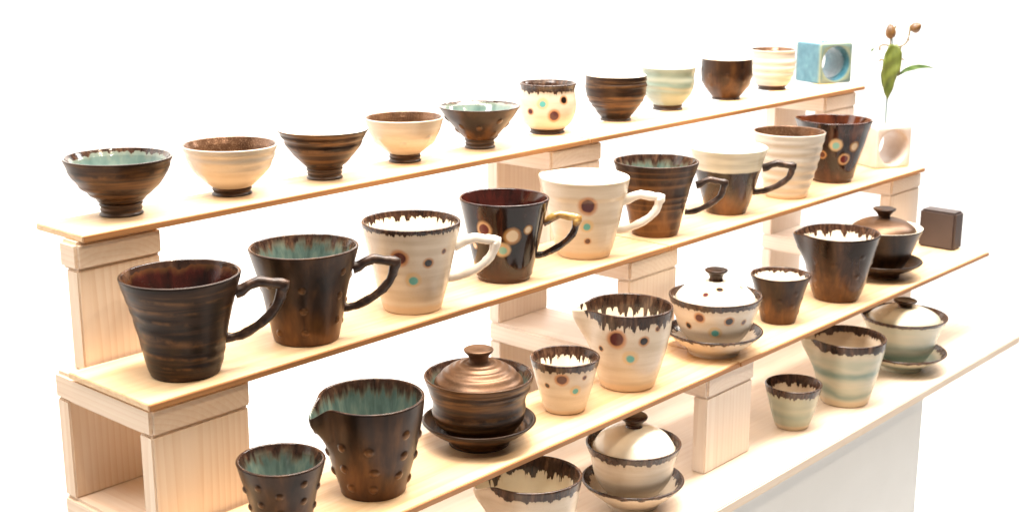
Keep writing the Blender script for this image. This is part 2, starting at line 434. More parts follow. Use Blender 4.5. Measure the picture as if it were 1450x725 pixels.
for t in (1, 2, 3):
    back = {1: 2.87, 2: YF[1] + 0.006, 3: YF[2] + 0.006}[t]
    plank(1.487 if t > 1 else 1.548, JOIN[t] - 0.0015, YF[t], back, Zt(t), TH, 'pale wood plank of the %s step, %s' % (tiername[t], withwhat[t][0]), 'pale wood shelf planks')
    plank(JOIN[t] + 0.0015, XEND[t], YF[t] - 0.004, back, Zt(t) + 0.0004, TH, 'pale wood plank of the %s step, %s' % (tiername[t], withwhat[t][1]), 'pale wood shelf planks')
LEGT = 0.047; RH = 0.068
stname = ['at the end beside the dark banded mug', 'in the middle of the display', 'at the end by the cube vases']
for si, (xa, xb) in enumerate(STX):
    for t in (1, 2, 3):
        ztop = Zt(t) - TH; zbot = (Zt(t + 1) - TH) if t < 3 else Zt(4)
        y0 = YF[t] + 0.012; y1 = YB - 0.005 * t
        xl = xa
        if si == 0: y1 = 2.752; xl = 1.533 if t == 1 else xa
        lys = (y0 + 0.004, y1 - LEGT - 0.004)
        if si == 0 and t == 1: lys = (y0 + 0.004,)
        if si == 2 and t == 3: y0 = 2.2; lys = (YF[2] + 0.016, y1 - LEGT - 0.004)
        fr = thing('riser_frame', (U((xa + xb) / 2), U((y0 + y1) / 2), zbot),
                   'pine trestle frame holding up the %s step, %s' % (tiername[t], stname[si]), 'frame', 'pine riser frames under the steps')
        box('rail', U(xl), U(xb), U(y0), U(y1), ztop - U(RH), ztop, W_RAIL2 if si else W_RAIL, fr, 0.003)
        for ya in lys:
            box('leg', U(xl) + 0.001, U(xb) - 0.002, U(ya), U(ya + LEGT), zbot, ztop - U(RH) + 0.0005, W_LEG2 if si else W_LEG, fr, 0.0012)
# bottom board on a white plinth
tb = thing('display_table', (U(3.2), U(2.45), 0), 'pale wooden board on a white panelled base carrying the whole stepped display', 'table')
box('table_board', U(1.40), U(5.215), U(YF[4]), U(3.03), Zt(4) - U(0.034), Zt(4), W_TABLE, tb, 0.0012)
box('base_panel', U(1.46), U(4.42), U(YF[4]) + 0.012, U(2.98), 0.0, Zt(4) - U(0.034), P_PANEL, tb, 0.002)

# ------------------------------------------------------------------ pots
def find_spot(P, outer, u, v):
    fa = front_angle(P); best = None
    for (r, z) in outer:
        for k in range(-80, 81, 2):
            a = fa + math.radians(k); q = P + np.array([r * math.cos(a), r * math.sin(a), z])
            p = proj(q); d = (p[0] - u) ** 2 + (p[1] - v) ** 2
            if best is None or d < best[0]: best = (d, q - P, depth(q))
    return best[1], best[2]
def bump_list(outer, H, rows, cols, seed, lo=0.12, hi=0.82):
    rnd = random.Random(seed); out = []
    for c in range(cols):
        for r in range(rows):
            z = H * (lo + (hi - lo) * (r + 0.5 * (c % 2)) / max(1, rows - 0.5))
            out.append((2 * math.pi * c / cols + rnd.uniform(-.07, .07), z + rnd.uniform(-.03, .03) * H))
    return out
def make_disp(outer, H, z0, ring=None, bumps=(), bump_r=0.0035, bump_a=0.0022, spout=None, seed=0, wob=0.0006, cut=False):
    rnd = random.Random(seed); ph = [rnd.uniform(0, 6.28) for _ in range(8)]
    zs = [p[1] for p in outer]; rs = [p[0] for p in outer]
    def f(r, z, th, o):
        a = 0.0; rr = r
        hz = (z - z0) / max(1e-6, H - z0)
        rr += wob * hz * (math.cos(2 * th + ph[0]) + 0.6 * math.cos(3 * th + ph[1]))
        if ring and o == 1:
            per, amp, spiral = ring
            q = z / per if spiral < 0 else (z + 0.22 * per * math.sin(th + ph[2]) + spiral * per * th / 6.2832 + 0.3 * per * math.sin(z / per * 1.7 + ph[3])) / per
            s = math.sin(2 * math.pi * q); e = min(1, max(0, (1 - hz) / 0.10)) * min(1, max(0, hz / 0.04))
            k = (abs(s) ** 0.7) * (1 if s > 0 else -1)
            rr += amp * k * e * (1 if spiral < 0 else 0.7 + 0.5 * math.sin(th * 1.0 + ph[4] + z * 90))
            a = max(0, s) ** 3 * e
        if bumps and o == 1:
            for (bt, bz) in bumps:
                dt = (th - bt + math.pi) % (2 * math.pi) - math.pi
                d2 = (dt * r) ** 2 + (z - bz) ** 2
                if d2 < (3 * bump_r) ** 2:
                    w = max(0.0, 1 - d2 / bump_r ** 2) ** 0.6; rr += bump_a * w + bump_a * 0.15 * math.exp(-d2 / (2 * (bump_r * 0.9) ** 2)); a = max(a, w * min(1.0, (bump_a / 0.0018) ** 2))
                    
        zz = z
        if spout and o in (1, 2):
            st, amp, dip, sig = spout
            dt = (th - st + math.pi) % (2 * math.pi) - math.pi
            t = max(0.0, min(1.0, (hz - 0.42) / 0.58)); t = t * t * (3 - 2 * t)
            w = math.exp(-(dt / sig) ** 2 / 2); w2 = math.exp(-(dt / (sig * 1.9)) ** 2 / 2)
            rr += amp * (t * w) - amp * 0.16 * t * (w2 - w)
            zz -= dip * t * t * w
            if cut: a = min(1.0, w * 1.3) * (1 if t > 0 else 0)
        return rr, zz, a
    return f
POTS = {}
def pot(name, label, cat, tier, u, vb, prof, nfoot, ext, inn, group=None, t=0.0034, seg=160, rows=90, lip=None,
        ring=None, bumps=None, bump_r=0.0034, bump_a=0.0017, spout=None, spots=(), drip=None, dripin=None, seed=1,
        foot_mat=None, handle=None, base=None, extkw=None, innkw=None, floor=0.007, handle_mat=None, wob=0.0006):
    """prof: [(r px, v px)...] silhouette from base up to the rim centre; nfoot: points in the foot ring"""
    extkw = extkw or {}; innkw = innkw or {}
    if base is None: P, vc = base_point(u, vb, prof[0][0], tier)
    else: P, vc = base
    pm = metric(P, prof)
    if base is None: pm = [(pm[0][0], 0.0)] + pm[1:]
    fa = front_angle(P)
    foot = pm[:nfoot]; bodyp = pm[max(0, nfoot - 1):]
    H = bodyp[-1][1]; z0 = bodyp[0][1]
    if bumps and bump_a > 0.0015: rows = 130
    outer = catmull(bodyp, rows)
    root = thing(name, tuple(P), label, cat, group)
    rb0 = outer[0][0]
    zfl = z0 + floor
    prof3 = [(0.0, z0 + 0.0015, 0), (rb0 * 0.8, z0 + 0.0015, 0), (rb0 * 0.86, z0, 0), (rb0 - 0.0008, z0, 0)]
    if nfoot: prof3 = [(0.0, z0, 0), (rb0 * 0.8, z0, 0)]
    n_under = len(prof3)
    prof3 += [(r, z + (0.0006 if i == 0 and not nfoot else 0), 1) for i, (r, z) in enumerate(outer)]
    # lip
    rT, zT = outer[-1]; nx = len(prof3)
    lt = lip or t * 0.8
    for k in range(1, 6):
        a = math.pi * k / 6
        prof3.append((rT - lt / 2 + lt / 2 * math.cos(a), zT + lt / 2 * math.sin(a), 2))
    inner = []
    for i, (r, z) in enumerate(reversed(outer)):
        tt = lt + (t - lt) * min(1, i / 10)
        if z > zfl + 0.004: inner.append((max(0.004, r - tt), z))
    rl = inner[-1][0]
    inner_s = inner + catmull([(rl, inner[-1][1]), (rl * 0.93, zfl + 0.0018), (rl * 0.6, zfl + 0.0003), (0.004, zfl)], 12)[1:]
    prof3 += [(r, z, 2) for r, z in inner_s] + [(0.0, zfl, 0)]
    span = [0 if i < nx + 1 else 1 for i in range(len(prof3) - 1)]
    if bumps and bump_a > 0.0015: seg = 280
    bl = bump_list(outer, H, *bumps) if bumps else ()
    if bl: bl = [(b + fa, z) for b, z in bl]
    sp = None
    if spout: # (image angle deg, px out, px dip, sigma)
        pxm = depth(P + np.array([0, 0, H])) / F
        sp = (fa + math.radians(spout[0]), spout[1] * pxm, spout[2] * pxm, spout[3])
    disp = make_disp(outer, H, z0, ring, bl, bump_r, bump_a, sp, seed, wob, bool(extkw.get('spoutcut')))
    sl = []
    for (su, sv, srp, typ) in spots:
        q, dd = find_spot(P, outer, su, sv); sl.append((q, srp * dd / F, typ))
    # spots round the hidden side too
    if spots:
        rnd = random.Random(seed + 7); typs = [s[3] for s in spots]
        for k in range(3):
            a = fa + math.radians(140 + 40 * k); (r, z) = outer[int(rows * (0.45 + 0.3 * rnd.random()))]
            sl.append((np.array([r * math.cos(a), r * math.sin(a), z]), sl[k % len(sl)][1], typs[k % len(typs)]))
    me = lathe('body', prof3, seg, span, disp)
    m1 = glaze(ext, H, sl, drip, seed, **extkw); m2 = glaze(inn, H, (), dripin, seed + 3, **innkw)
    me.materials.append(m1); me.materials.append(m2)
    body = link('body', me, root)
    if nfoot:
        f = catmull(foot, 16)
        if len(foot) > 2: f = f
        fp = [(0.0, f[0][1] + 0.001, 0), (f[0][0] * 0.8, f[0][1] + 0.001, 0), (f[0][0] * 0.85, f[0][1], 0), (f[0][0] - 0.0006, f[0][1], 0)] + [(r, z + (0.0005 if i == 0 else 0), 1) for i, (r, z) in enumerate(f)] + [(f[-1][0] * 0.7, f[-1][1] + 0.0008, 0), (0, f[-1][1] + 0.0008, 0)]
        rn = random.Random(seed)
        def fd(r, z, th, o):
            return (r + (0.0005 * math.sin(z * 2 * math.pi / 0.0042 + 0.4 * math.sin(th)) if o == 1 else 0), z, 0)
        fme = lathe('foot', fp, 96, [0] * (len(fp) - 1), fd)
        link('foot', fme, root, (foot_mat or FOOT,))
    if handle: # (attach u,v) (corner u,v) (bottom u,v)
        (au, av), (cu, cv), (bu, bv) = handle
        tpl = [(-6, 6), (2, 4), (12, -2), (24, -6), (38, -3.0), (47, -2), (56, -0.5), (53, 8), (51, 17), (46.5, 27), (37.5, 38), (26, 47), (12, 55), (0, 60.5), (-12, 62.5), (-20, 62)]
        k = (cu - au) / 58.0; kv = (bv - av) / 62.0; kb = (bu - au + 13 * k)
        ha = fa + math.radians(90); pts = []
        d = np.array([math.cos(ha), math.sin(ha), 0])
        ub = proj(P)[0]
        for i, (x, y) in enumerate(tpl):
            px = au + x * k + kb * max(0, (y - 30) / 32.0); py = av + y * kv
            z = z_at(P, py); cu0 = proj(P + np.array([0, 0, z]))[0]
            dist = (px - cu0) * depth(P + np.array([0, 0, z])) / F
            pts.append(d * dist + np.array([0, 0, z]))
        pl = []
        for i in range(len(pts) - 1):
            for q in range(3): pl.append(pts[i] + (pts[i + 1] - pts[i]) * q / 3)
        pl.append(pts[-1]); fine = [tuple(p) for p in pl]; rnd = random.Random(seed)
        pxm = depth(P) / F; R = 6.6 * k * pxm
        rad = []
        for i in range(len(fine)):
            s = i / (len(fine) - 1)
            w = 1.12 - 0.22 * s + 0.06 * math.sin(s * 40 + seed) + rnd.uniform(-.03, .03) + 0.22 * math.exp(-((s - 0.42) / 0.05) ** 2)
            if s < 0.1: w *= 1.25 - 2.5 * s
            if s > 0.93: w *= 1 + 3 * (s - 0.93)
            rad.append(R * w)
        hm = tube('handle', fine, rad, 10, 0.035, seed, 0.92)
        link('handle', hm, root, (handle_mat,))
    POTS[name + str(tier) + str(int(u))] = (P, H)
    return root, P, pm
FOOT = glaze('foot', 0.03, seed=4)
H_BROWN = glaze('handle_brown', seed=2); H_WHITE = glaze('handle_white', seed=3); H_GOLD = glaze('handle_gold', seed=5)

# --- top step: footed bowls and small cups
gB = 'footed bowls and cups on the top step'
pot('footed_bowl', 'brown banded bowl with glossy teal inside, at the plank end of the top step', 'bowl', 1, 172.5, 309,
    [(30, 302), (28.5, 296), (29.5, 288), (30, 284.5), (38, 277), (55, 262), (66, 247), (71.5, 235), (76, 223)], 4, 'brown_band', 'palegreen', gB,
    ring=(0.0095, 0.0005, 0.5), dripin=(0.03, 0.06, 120), seed=11, lip=0.0022)
pot('footed_bowl', 'smooth cream bowl with bronze brown inside, on a dark ringed foot', 'bowl', 1, 329, 279.7,
    [(27.6, 274), (26.5, 270), (27.5, 265), (28, 263), (38, 255), (52, 241), (60, 227), (63.5, 216), (66.8, 205.5)], 4, 'cream', 'brownin', gB,
    ring=(0.012, 0.0003, 0.5), seed=12, extkw={'bare': -1}, lip=0.0026)
pot('footed_bowl', 'brown banded bowl with white inside, on a ringed brown foot', 'bowl', 1, 460, 256.5,
    [(25, 251), (24, 246), (25, 240), (25.5, 236), (33, 228), (45, 216), (54, 201), (58, 192), (63.4, 183.5)], 4, 'brown_band', 'white', gB,
    ring=(0.0105, 0.0006, 0.5), seed=13, lip=0.002)
pot('footed_bowl', 'cream bowl with small raised knobs and bronze brown inside', 'bowl', 1, 573.5, 232,
    [(22.5, 227.5), (21.7, 223), (22.3, 218), (22.6, 216), (31, 209.5), (41.5, 200), (50, 185.5), (53, 176), (55.3, 167)], 4, 'cream', 'brownin', gB,
    bumps=(1, 8, 3, 0.45, 0.7), bump_r=0.0045, bump_a=0.0012, seed=14, extkw={'bare': -1}, lip=0.0026)
pot('footed_bowl', 'brown conical bowl with raised knobs and pale turquoise inside', 'bowl', 1, 679.5, 212.2,
    [(21.4, 207.5), (20.5, 203), (21, 197.5), (21.5, 195), (27, 190), (38.5, 177), (48, 166), (54, 157), (58.2, 151)], 4, 'brown_streak', 'palegreen', gB,
    bumps=(2, 9, 3, 0.25, 0.7), bump_r=0.0034, bump_a=0.0016, seed=15, lip=0.002, dripin=(0.015, 0.03, 120))
pot('footed_cup', 'round bellied cream cup with coloured spots and dark dripping rim', 'cup', 1, 774.8, 191.3,
    [(24.6, 186), (23.8, 184), (24.3, 182), (25, 180.5), (33, 174), (38.5, 163), (40.5, 150), (39, 136), (37.6, 127.5), (38.5, 122), (40.2, 118.5)], 4, 'cream', 'white', gB,
    spots=[(767.5, 146.5, 5.8, 'teal'), (798.7, 142.5, 4.8, 'black'), (751, 158, 3.6, 'maroon'), (784.5, 165, 6.8, 'maroon'), (814, 141, 3.0, 'teal')],
    drip=(0.11, 0.07, 220), dripin=(0.16, 0.14, 200), seed=16, extkw={'bare': -1})
pot('footed_cup', 'brown banded cup with white inside, beside the celadon cup', 'cup', 1, 871.5, 173,
    [(21.7, 168.5), (20.8, 166.5), (21.5, 164.5), (24.5, 161), (32, 151.5), (39.5, 140), (43.5, 125), (43, 114), (43, 107.5)], 3, 'brown_band', 'white', gB,
    ring=(0.0085, 0.0005, 0.5), seed=17)
pot('footed_cup', 'pale green celadon cup with soft blue bands on a brown foot', 'cup', 1, 945, 157.7,
    [(21, 153.5), (20.3, 151), (20.6, 148.5), (21, 147.3), (28, 139), (33.5, 130), (36.5, 118), (36, 106), (38, 95.5)], 4, 'celadon', 'white', gB,
    ring=(0.011, 0.0004, 0.5), seed=18, extkw={'barew': 0.0, 'bands': ((0.88, 0.07, 0.7), (0.64, 0.07, 0.85), (0.45, 0.07, 0.5)), 'pale': (0.40, 0.40, 0.31), 'pale2': (0.32, 0.35, 0.275)})
pot('footed_cup', 'plain dark brown cup with faint raised knobs and white inside', 'cup', 1, 1027.5, 142.7,
    [(20, 138.7), (19.3, 137.5), (19.6, 136.5), (25, 130), (32, 120), (36, 106), (36, 95), (35.8, 84)], 3, 'brown_streak', 'white', gB,
    bumps=(2, 9, 5, 0.35, 0.75), bump_r=0.004, bump_a=0.0007, seed=19)
pot('footed_cup', 'cream ridged cup with thin dark rim, next to the blue cube', 'cup', 1, 1092.6, 129,
    [(19.5, 125.3), (19, 123.5), (19.5, 122), (23, 119.5), (29, 107), (32, 92), (31.8, 82), (30.6, 76), (32.6, 71)], 4, 'ribbed', 'brownin', gB,
    ring=(0.010, 0.0005, -1), seed=20, extkw={'bare': -1})

# --- second step: mugs
gM = 'mugs and cups on the second step'
pot('mug', 'dark brown mug with uneven throwing bands and near-black inside', 'mug', 2, 263, 541.7,
    [(48, 528), (50, 521), (53, 512), (58, 490), (64, 462), (70, 438), (77, 416), (81.5, 402), (85, 389)], 0, 'brown_band', 'darkin', gM,
    ring=(0.0125, 0.00022, 0.5), extkw={'shift': -0.07}, seed=31, handle=((338, 412), (403, 410), (326, 482)), handle_mat=H_BROWN, dripin=(0.03, 0.06, 60), seg=200)
pot('mug', 'brown mug with raised knobs, teal streaked inside and rust base', 'mug', 2, 434.4, 492,
    [(45, 480), (46.5, 474), (49, 463), (54.5, 438), (60, 410), (66, 388), (72, 368), (75, 358), (77.2, 350)], 0, 'brown_streak', 'teal', gM,
    bumps=(3, 7, 8, 0.14, 0.8), seed=32, handle=((505, 376), (563, 371), (492, 437)), handle_mat=H_BROWN, dripin=(0.05, 0.08, 140), seg=200, extkw={'low': 0.26})
pot('mug', 'cream mug with maroon, black and teal spots and brown dripping rim', 'mug', 2, 584.2, 446.5,
    [(41, 435.5), (42.5, 429), (45, 420), (49.5, 405), (55, 382), (60, 360), (65, 340), (68.5, 325), (70.7, 313.5)], 0, 'cream', 'white', gM,
    spots=[(566, 365.6, 9.5, 'maroon'), (606, 372, 6.0, 'black'), (627.5, 355.5, 3.5, 'brown'), (586, 397, 8.5, 'teal')],
    drip=(0.03, 0.03, 260), dripin=(0.05, 0.06, 240), seed=33, handle=((649, 343), (706, 339), (638, 394)), handle_mat=H_WHITE, seg=200)
pot('mug', 'glossy black brown mug with round pale dots and gold streaked handle', 'mug', 2, 713.9, 402.5,
    [(37, 392), (37.5, 389), (40, 386), (41, 380), (45, 364), (51, 338), (55.5, 318), (60, 298), (64.2, 280.5)], 0, 'tenmoku', 'darkin', gM,
    spots=[(685, 325.5, 8.5, 'maroonpale'), (725.5, 335, 9, 'pale'), (748, 325, 5, 'pale'), (711.5, 354, 8, 'tealpale'), (672, 348, 4, 'pale')],
    seed=34, handle=((774, 309), (820, 305), (760, 361)), handle_mat=H_GOLD, seg=160)
pot('mug', 'ivory white mug with a column of three coloured spots', 'mug', 2, 827, 368.6,
    [(35.7, 359), (38, 354), (41, 346), (45, 332), (50, 312), (54, 293), (57, 277), (60, 271), (61.5, 262), (63.7, 251)], 0, 'cream', 'white', gM,
    spots=[(832, 292, 10, 'maroon'), (832, 321, 7, 'teal'), (832, 342, 3.8, 'brown')], seed=35,
    handle=((886, 279), (937, 277), (874, 325)), handle_mat=H_WHITE, spout=(-108, 5, 0, 0.2))
pot('mug', 'matt brown mug with rust lower band and grey green inside', 'mug', 2, 927, 338,
    [(31.7, 330), (33.5, 325), (35.5, 318), (36.5, 313), (40, 297), (45, 278), (50, 258), (55, 244), (59.7, 229)], 0, 'brown_streak', 'teal', gM,
    ring=(0.010, 0.00018, 0.5), seed=36, handle=((989, 257), (1027, 253), (974, 299)), handle_mat=H_BROWN, dripin=(0.08, 0.07, 140), extkw={'low': 0.22})
pot('mug', 'brown mug with a wide pale grey band around its top', 'mug', 2, 1028, 306,
    [(27.6, 299), (29, 295), (32, 288), (38.5, 268), (44, 249), (48.5, 233), (53, 218), (56, 209)], 0, 'twotone', 'white', gM,
    seed=37, handle=((1083, 233), (1123, 231), (1071, 270)), handle_mat=H_BROWN, extkw={'edge': 0.70})
pot('tumbler', 'cream tumbler with stacked horizontal ribs and dark brown inside', 'cup', 2, 1113, 283.3,
    [(28.4, 276.5), (30.5, 270), (35, 255), (40, 238), (44, 221), (47.5, 204), (51, 187)], 0, 'ribbed', 'brownin', gM,
    ring=(0.0122, 0.0005, -1), seed=38, extkw={'bare': 0.10})
pot('tumbler', 'glossy black brown tumbler with ringed dots, beside the white cube vase', 'cup', 2, 1177.6, 260.7,
    [(27, 254), (27.5, 252), (29.5, 249.5), (31, 243), (36, 225), (41.5, 205), (46, 187), (49, 178), (51.5, 170)], 0, 'tenmoku', 'redin', gM,
    spots=[(1183, 206, 6.5, 'tealpale'), (1210.5, 208.5, 5.5, 'pale'), (1195.5, 226, 6.2, 'maroonpale'), (1164, 219, 4.5, 'brown')], seed=39, spout=(-98, 5, -1, 0.2))

# --- third step
gC = 'small tea cups'; gP = 'spouted tea pitchers'
pot('tea_cup', 'flared brown cup with raised knobs and teal inside, beside the knobbed brown pitcher', 'cup', 3, 402, 775,
    [(35, 764), (36.5, 756), (39, 744), (43.5, 722), (48, 700), (53, 683), (58, 667), (62.5, 651)], 0, 'brown_streak', 'teal', gC,
    bumps=(3, 10, 9, 0.2, 0.85), seed=41, dripin=(0.07, 0.10, 150), bump_r=0.003, bump_a=0.0016, extkw={'low': 0.15})
pot('tea_pitcher', 'brown spouted pitcher with raised knobs and teal streaked inside', 'pitcher', 3, 529, 710,
    [(45, 696.5), (45.5, 692), (46.5, 687), (50, 676), (58, 652), (64, 630), (70, 604), (75, 580), (77, 562)], 0, 'brown_streak', 'teal', gP,
    bumps=(3, 9, 12, 0.14, 0.72), bump_r=0.0040, bump_a=0.0020, seed=42, spout=(-72, 16, 20, 0.17), dripin=(0.06, 0.09, 140), seg=220, extkw={'low': 0.18})
pot('tea_cup', 'cream cup with coloured spots and dark jagged rim', 'cup', 3, 799.6, 588,
    [(27, 580), (29, 576), (33, 564), (37.5, 549), (42, 533), (46, 518), (49.5, 505)], 0, 'cream', 'white', gC,
    spots=[(795, 538, 7.5, 'maroon'), (775.5, 545.5, 3.2, 'black'), (828.5, 535, 3.2, 'brown'), (815.5, 553, 6.2, 'teal')],
    drip=(0.10, 0.05, 230), dripin=(0.13, 0.16, 190), seed=43)
pot('tea_pitcher', 'cream spouted pitcher with coloured spots and dark dripping rim', 'pitcher', 3, 888, 555.6,
    [(36.5, 545), (38.5, 541), (42, 531), (48, 513), (53, 494), (57, 476), (60, 455), (62, 433)], 0, 'cream', 'white', gP,
    spots=[(872.5, 480.5, 10.5, 'maroon'), (912, 483, 6.0, 'black'), (850.5, 493, 3.4, 'black'), (893.5, 507, 8.5, 'teal'), (931.5, 466, 3.6, 'brown')],
    drip=(0.09, 0.10, 190), dripin=(0.15, 0.20, 160), seed=44, spout=(-82, 19, 5, 0.19), seg=200, extkw={'spoutcut': 1}, innkw={'spoutcut': 1})
pot('tea_cup', 'plain brown cup with white inside, beside the glossy brown pitcher', 'cup', 3, 1101.7, 461,
    [(23.9, 454.5), (25, 450), (27.5, 440), (31, 425), (35, 408), (38.5, 398), (42, 389)], 0, 'brown_streak', 'white', gC,
    bumps=(2, 9, 21, 0.25, 0.7), bump_a=0.0005, seed=45, dripin=(0.05, 0.05, 220), extkw={'low': 0.14})
pot('tea_pitcher', 'glossy brown spouted pitcher with white inside and rust base', 'pitcher', 3, 1183.5, 430,
    [(30.4, 422.5), (32, 418), (35.5, 410), (40.5, 394), (45, 376), (50, 357), (54, 342), (57, 330)], 0, 'brown_streak', 'white', gP,
    bumps=(2, 9, 22, 0.3, 0.75), bump_a=0.0006, seed=46, spout=(-84, 9, 3, 0.2), dripin=(0.08, 0.11, 190), extkw={'low': 0.24, 'rough': 0.14})
# --- bottom board
pot('tea_pitcher', 'large plain cream spouted pitcher with brown dripping rim, half under the third step', 'pitcher', 4, 753, 812,
    [(41, 799), (44, 790), (50, 766), (57, 738), (63, 710), (67, 690), (70, 672)], 0, 'cream', 'white', gP,
    drip=(0.08, 0.04, 170), dripin=(0.13, 0.10, 150), seed=51, spout=(-74, 15, 12, 0.2), seg=200, extkw={'spoutcut': 1}, innkw={'spoutcut': 1})
pot('tea_cup', 'pale celadon green cup with dark brown jagged rim', 'cup', 4, 1121, 610,
    [(22.8, 603.5), (24, 599), (27.5, 590), (31.5, 577), (35, 564), (38.5, 552), (40.8, 543.5)], 0, 'celadon', 'cream', gC,
    drip=(0.12, 0.08, 210), dripin=(0.15, 0.10, 190), seed=52, extkw={'bands': ((0.32, 0.12, 0.5), (0.62, 0.08, 0.25)), 'pale': (0.44, 0.42, 0.31), 'pale2': (0.36, 0.38, 0.28)}, innkw={'bare': -1})
pot('tea_pitcher', 'celadon banded spouted pitcher with dark brown rim', 'pitcher', 4, 1195, 577.5,
    [(32.5, 568.5), (34, 563), (37, 552), (41.5, 536), (46, 518), (50, 500), (53, 487), (54, 477)], 0, 'celadon', 'cream', gP,
    drip=(0.09, 0.04, 120), dripin=(0.08, 0.05, 170), seed=53, spout=(-82, 11, 4, 0.2), extkw={'bands': ((0.55, 0.10, 0.95), (0.24, 0.08, 0.8), (0.78, 0.05, 0.3)), 'spoutcut': 1}, innkw={'bare': -1, 'spoutcut': 1})

# --- covered tea bowls on saucers: saucer, bowl and lid are three things
def covered(tag_, tier, u, vb, saucer, bowl, lid, knob, mats, drips, spots, lspots, seed, labels, ring=None, knobmat=None):
    P, vc = base_point(u, vb, saucer[0][0], tier)
    px = depth(P) / F
    # saucer
    pm = metric(P, saucer); pm[0] = (pm[0][0], 0.0)
    root = thing('saucer', tuple(P), labels[0], 'saucer', 'saucers under covered tea bowls')
    outer = catmull(pm, 40); zw = pm[2][1] if False else max(0.006, metric(P, [(1, bowl[0][1])])[0][1])
    rT, zT = outer[-1]; t = 0.003; rbowl = metric(P, [bowl[0]])[0][0]
    prof = [(0, 0.0015, 0), (pm[0][0] * .8, .0015, 0), (pm[0][0] * .86, 0, 0)] + [(r, z, 1) for r, z in outer]
    nx = len(prof)
    for k in range(1, 5):
        a = math.pi * k / 5; prof.append((rT - t / 2 + t / 2 * math.cos(a), zT + t / 2 * math.sin(a), 2))
    inn = catmull([(rT - t, zT), (rT * 0.86, zw + (zT - zw) * 0.62), (rT * 0.70, zw + (zT - zw) * 0.22), (rbowl * 1.15, zw + 0.0006), (rbowl * 0.9, zw), (0.003, zw)], 36)
    prof += [(r, z, 2) for r, z in inn] + [(0, zw, 0)]
    def sd(r, z, th, o):
        e = 0.0005 * math.sin(r * 2 * math.pi / 0.0062) if (o == 2 and ring and r < rT * 0.9) else 0
        return r, z + e, 0
    me = lathe('saucer', prof, 128, [0 if i < nx + 2 else 1 for i in range(len(prof) - 1)], sd)
    for k in (0, 1): me.materials.append(glaze(mats[k], zT, (), drips[k] and (*drips[k][:3], zT, 0.2), seed + k, **({'bare': -1} if mats[k] in ('cream', 'ribbed') else {'barew': 0} if mats[k] == 'celadon' else {})))
    link('dish', me, root)
    # bowl
    Pb = P + np.array([0, 0, zw - 0.0004])
    broot, _, bm_ = pot('tea_bowl', labels[1], 'bowl', tier, u, vb, bowl, 0, mats[2], mats[3], 'covered tea bowls', base=(Pb, vc), t=0.003,
        spots=spots, drip=drips[2], dripin=drips[3], seed=seed + 4, ring=ring, extkw={'bare': -1} if mats[2] in ('cream', 'ribbed') else {'barew': 0.0, 'bands': ((0.50, 0.10, 0.6), (0.22, 0.14, 0.9))} if mats[2] == 'celadon' else {},
        innkw={'bare': -1} if mats[3] == 'cream' else {}, wob=0.0)
    # lid
    lm = metric(P, lid); zl = lm[0][1]
    Pl = P + np.array([0, 0, zl]); lroot = thing('lid', tuple(Pl), labels[2], 'lid', 'lids of covered tea bowls')
    lo = catmull([(r, z - zl) for r, z in lm], 50); hl = lo[-1][1]
    prof = [(0, hl - 0.003, 0)] + [(max(0.002, r - 0.003), z - 0.0025, 0) for r, z in reversed(lo) if z > 0.003] + [(lo[0][0] - 0.002, 0, 0)] + [(r, z, 1) for r, z in lo] + [(0, hl + 0.0004, 0)]
    def ld(r, z, th, o):
        e = 0.0004 * math.sin(r * 2 * math.pi / 0.0064) * min(1, r / .012) if (o == 1 and ring) else 0
        return r, z + e, 0
    sl = []
    for (su, sv, srp, typ) in lspots:
        q, dd = find_spot(Pl, lo, su, sv); sl.append((q, srp * dd / F, typ))
    me = lathe('lid', prof, 128, [0] * (len(prof) - 1), ld)
    me.materials.append(glaze(mats[4], hl, sl, None, seed + 9, **({'bare': -1} if mats[4] in ('cream', 'ribbed') else {'barew': 0, 'bands': ()} if mats[4] == 'celadon' else {})))
    link('cover', me, lroot)
    km = [(r, z - zl) for r, z in metric(P, knob)]
    ko = catmull(km, 30)
    prof = [(0, ko[0][1] - 0.002, 0), (ko[0][0], ko[0][1] - 0.002, 0)] + [(r, z, 1) for r, z in ko] + [(0, ko[-1][1], 0)]
    me = lathe('knob', prof, 64, [0] * (len(prof) - 1))
    link('knob', me, lroot, (knobmat or KNOB,))
KNOB = glaze('brown_streak', 0.05, seed=61); KNOB_B = glaze('bronze', 0.05, seed=62); KNOB_G = glaze('tenmoku', 0.2, seed=63)
covered('a', 3, 678.5, 641.6, [(43, 628.5), (43, 621), (52, 614), (68, 604), (77, 597), (81, 593)],
        [(40, 612), (47, 606), (58, 598), (64, 588), (66, 577), (66, 567), (70, 553), (74, 542), (78, 531)],
        [(64, 543), (62.5, 538), (55, 529), (41, 519), (27, 513.5), (15, 512)],
        [(14.5, 513), (13.5, 508), (15.5, 502), (20, 497.5), (21.5, 494.5), (19, 493), (10, 494.5), (0.3, 495.5)],
        ['brown_band', 'brown_band', 'brown_band', 'teal', 'bronze'], [None, None, None, (0.1, 0.1, 120)], (), (), 71,
        ['dark brown saucer with ringed well under the bronze covered bowl', 'dark brown banded tea bowl wearing the bronze ringed lid', 'bronze brown ringed lid with a flat topped knob'], ring=(0.012, 0.0006, 0.0), knobmat=KNOB_B)
DR = (0.07, 0.03, 220)
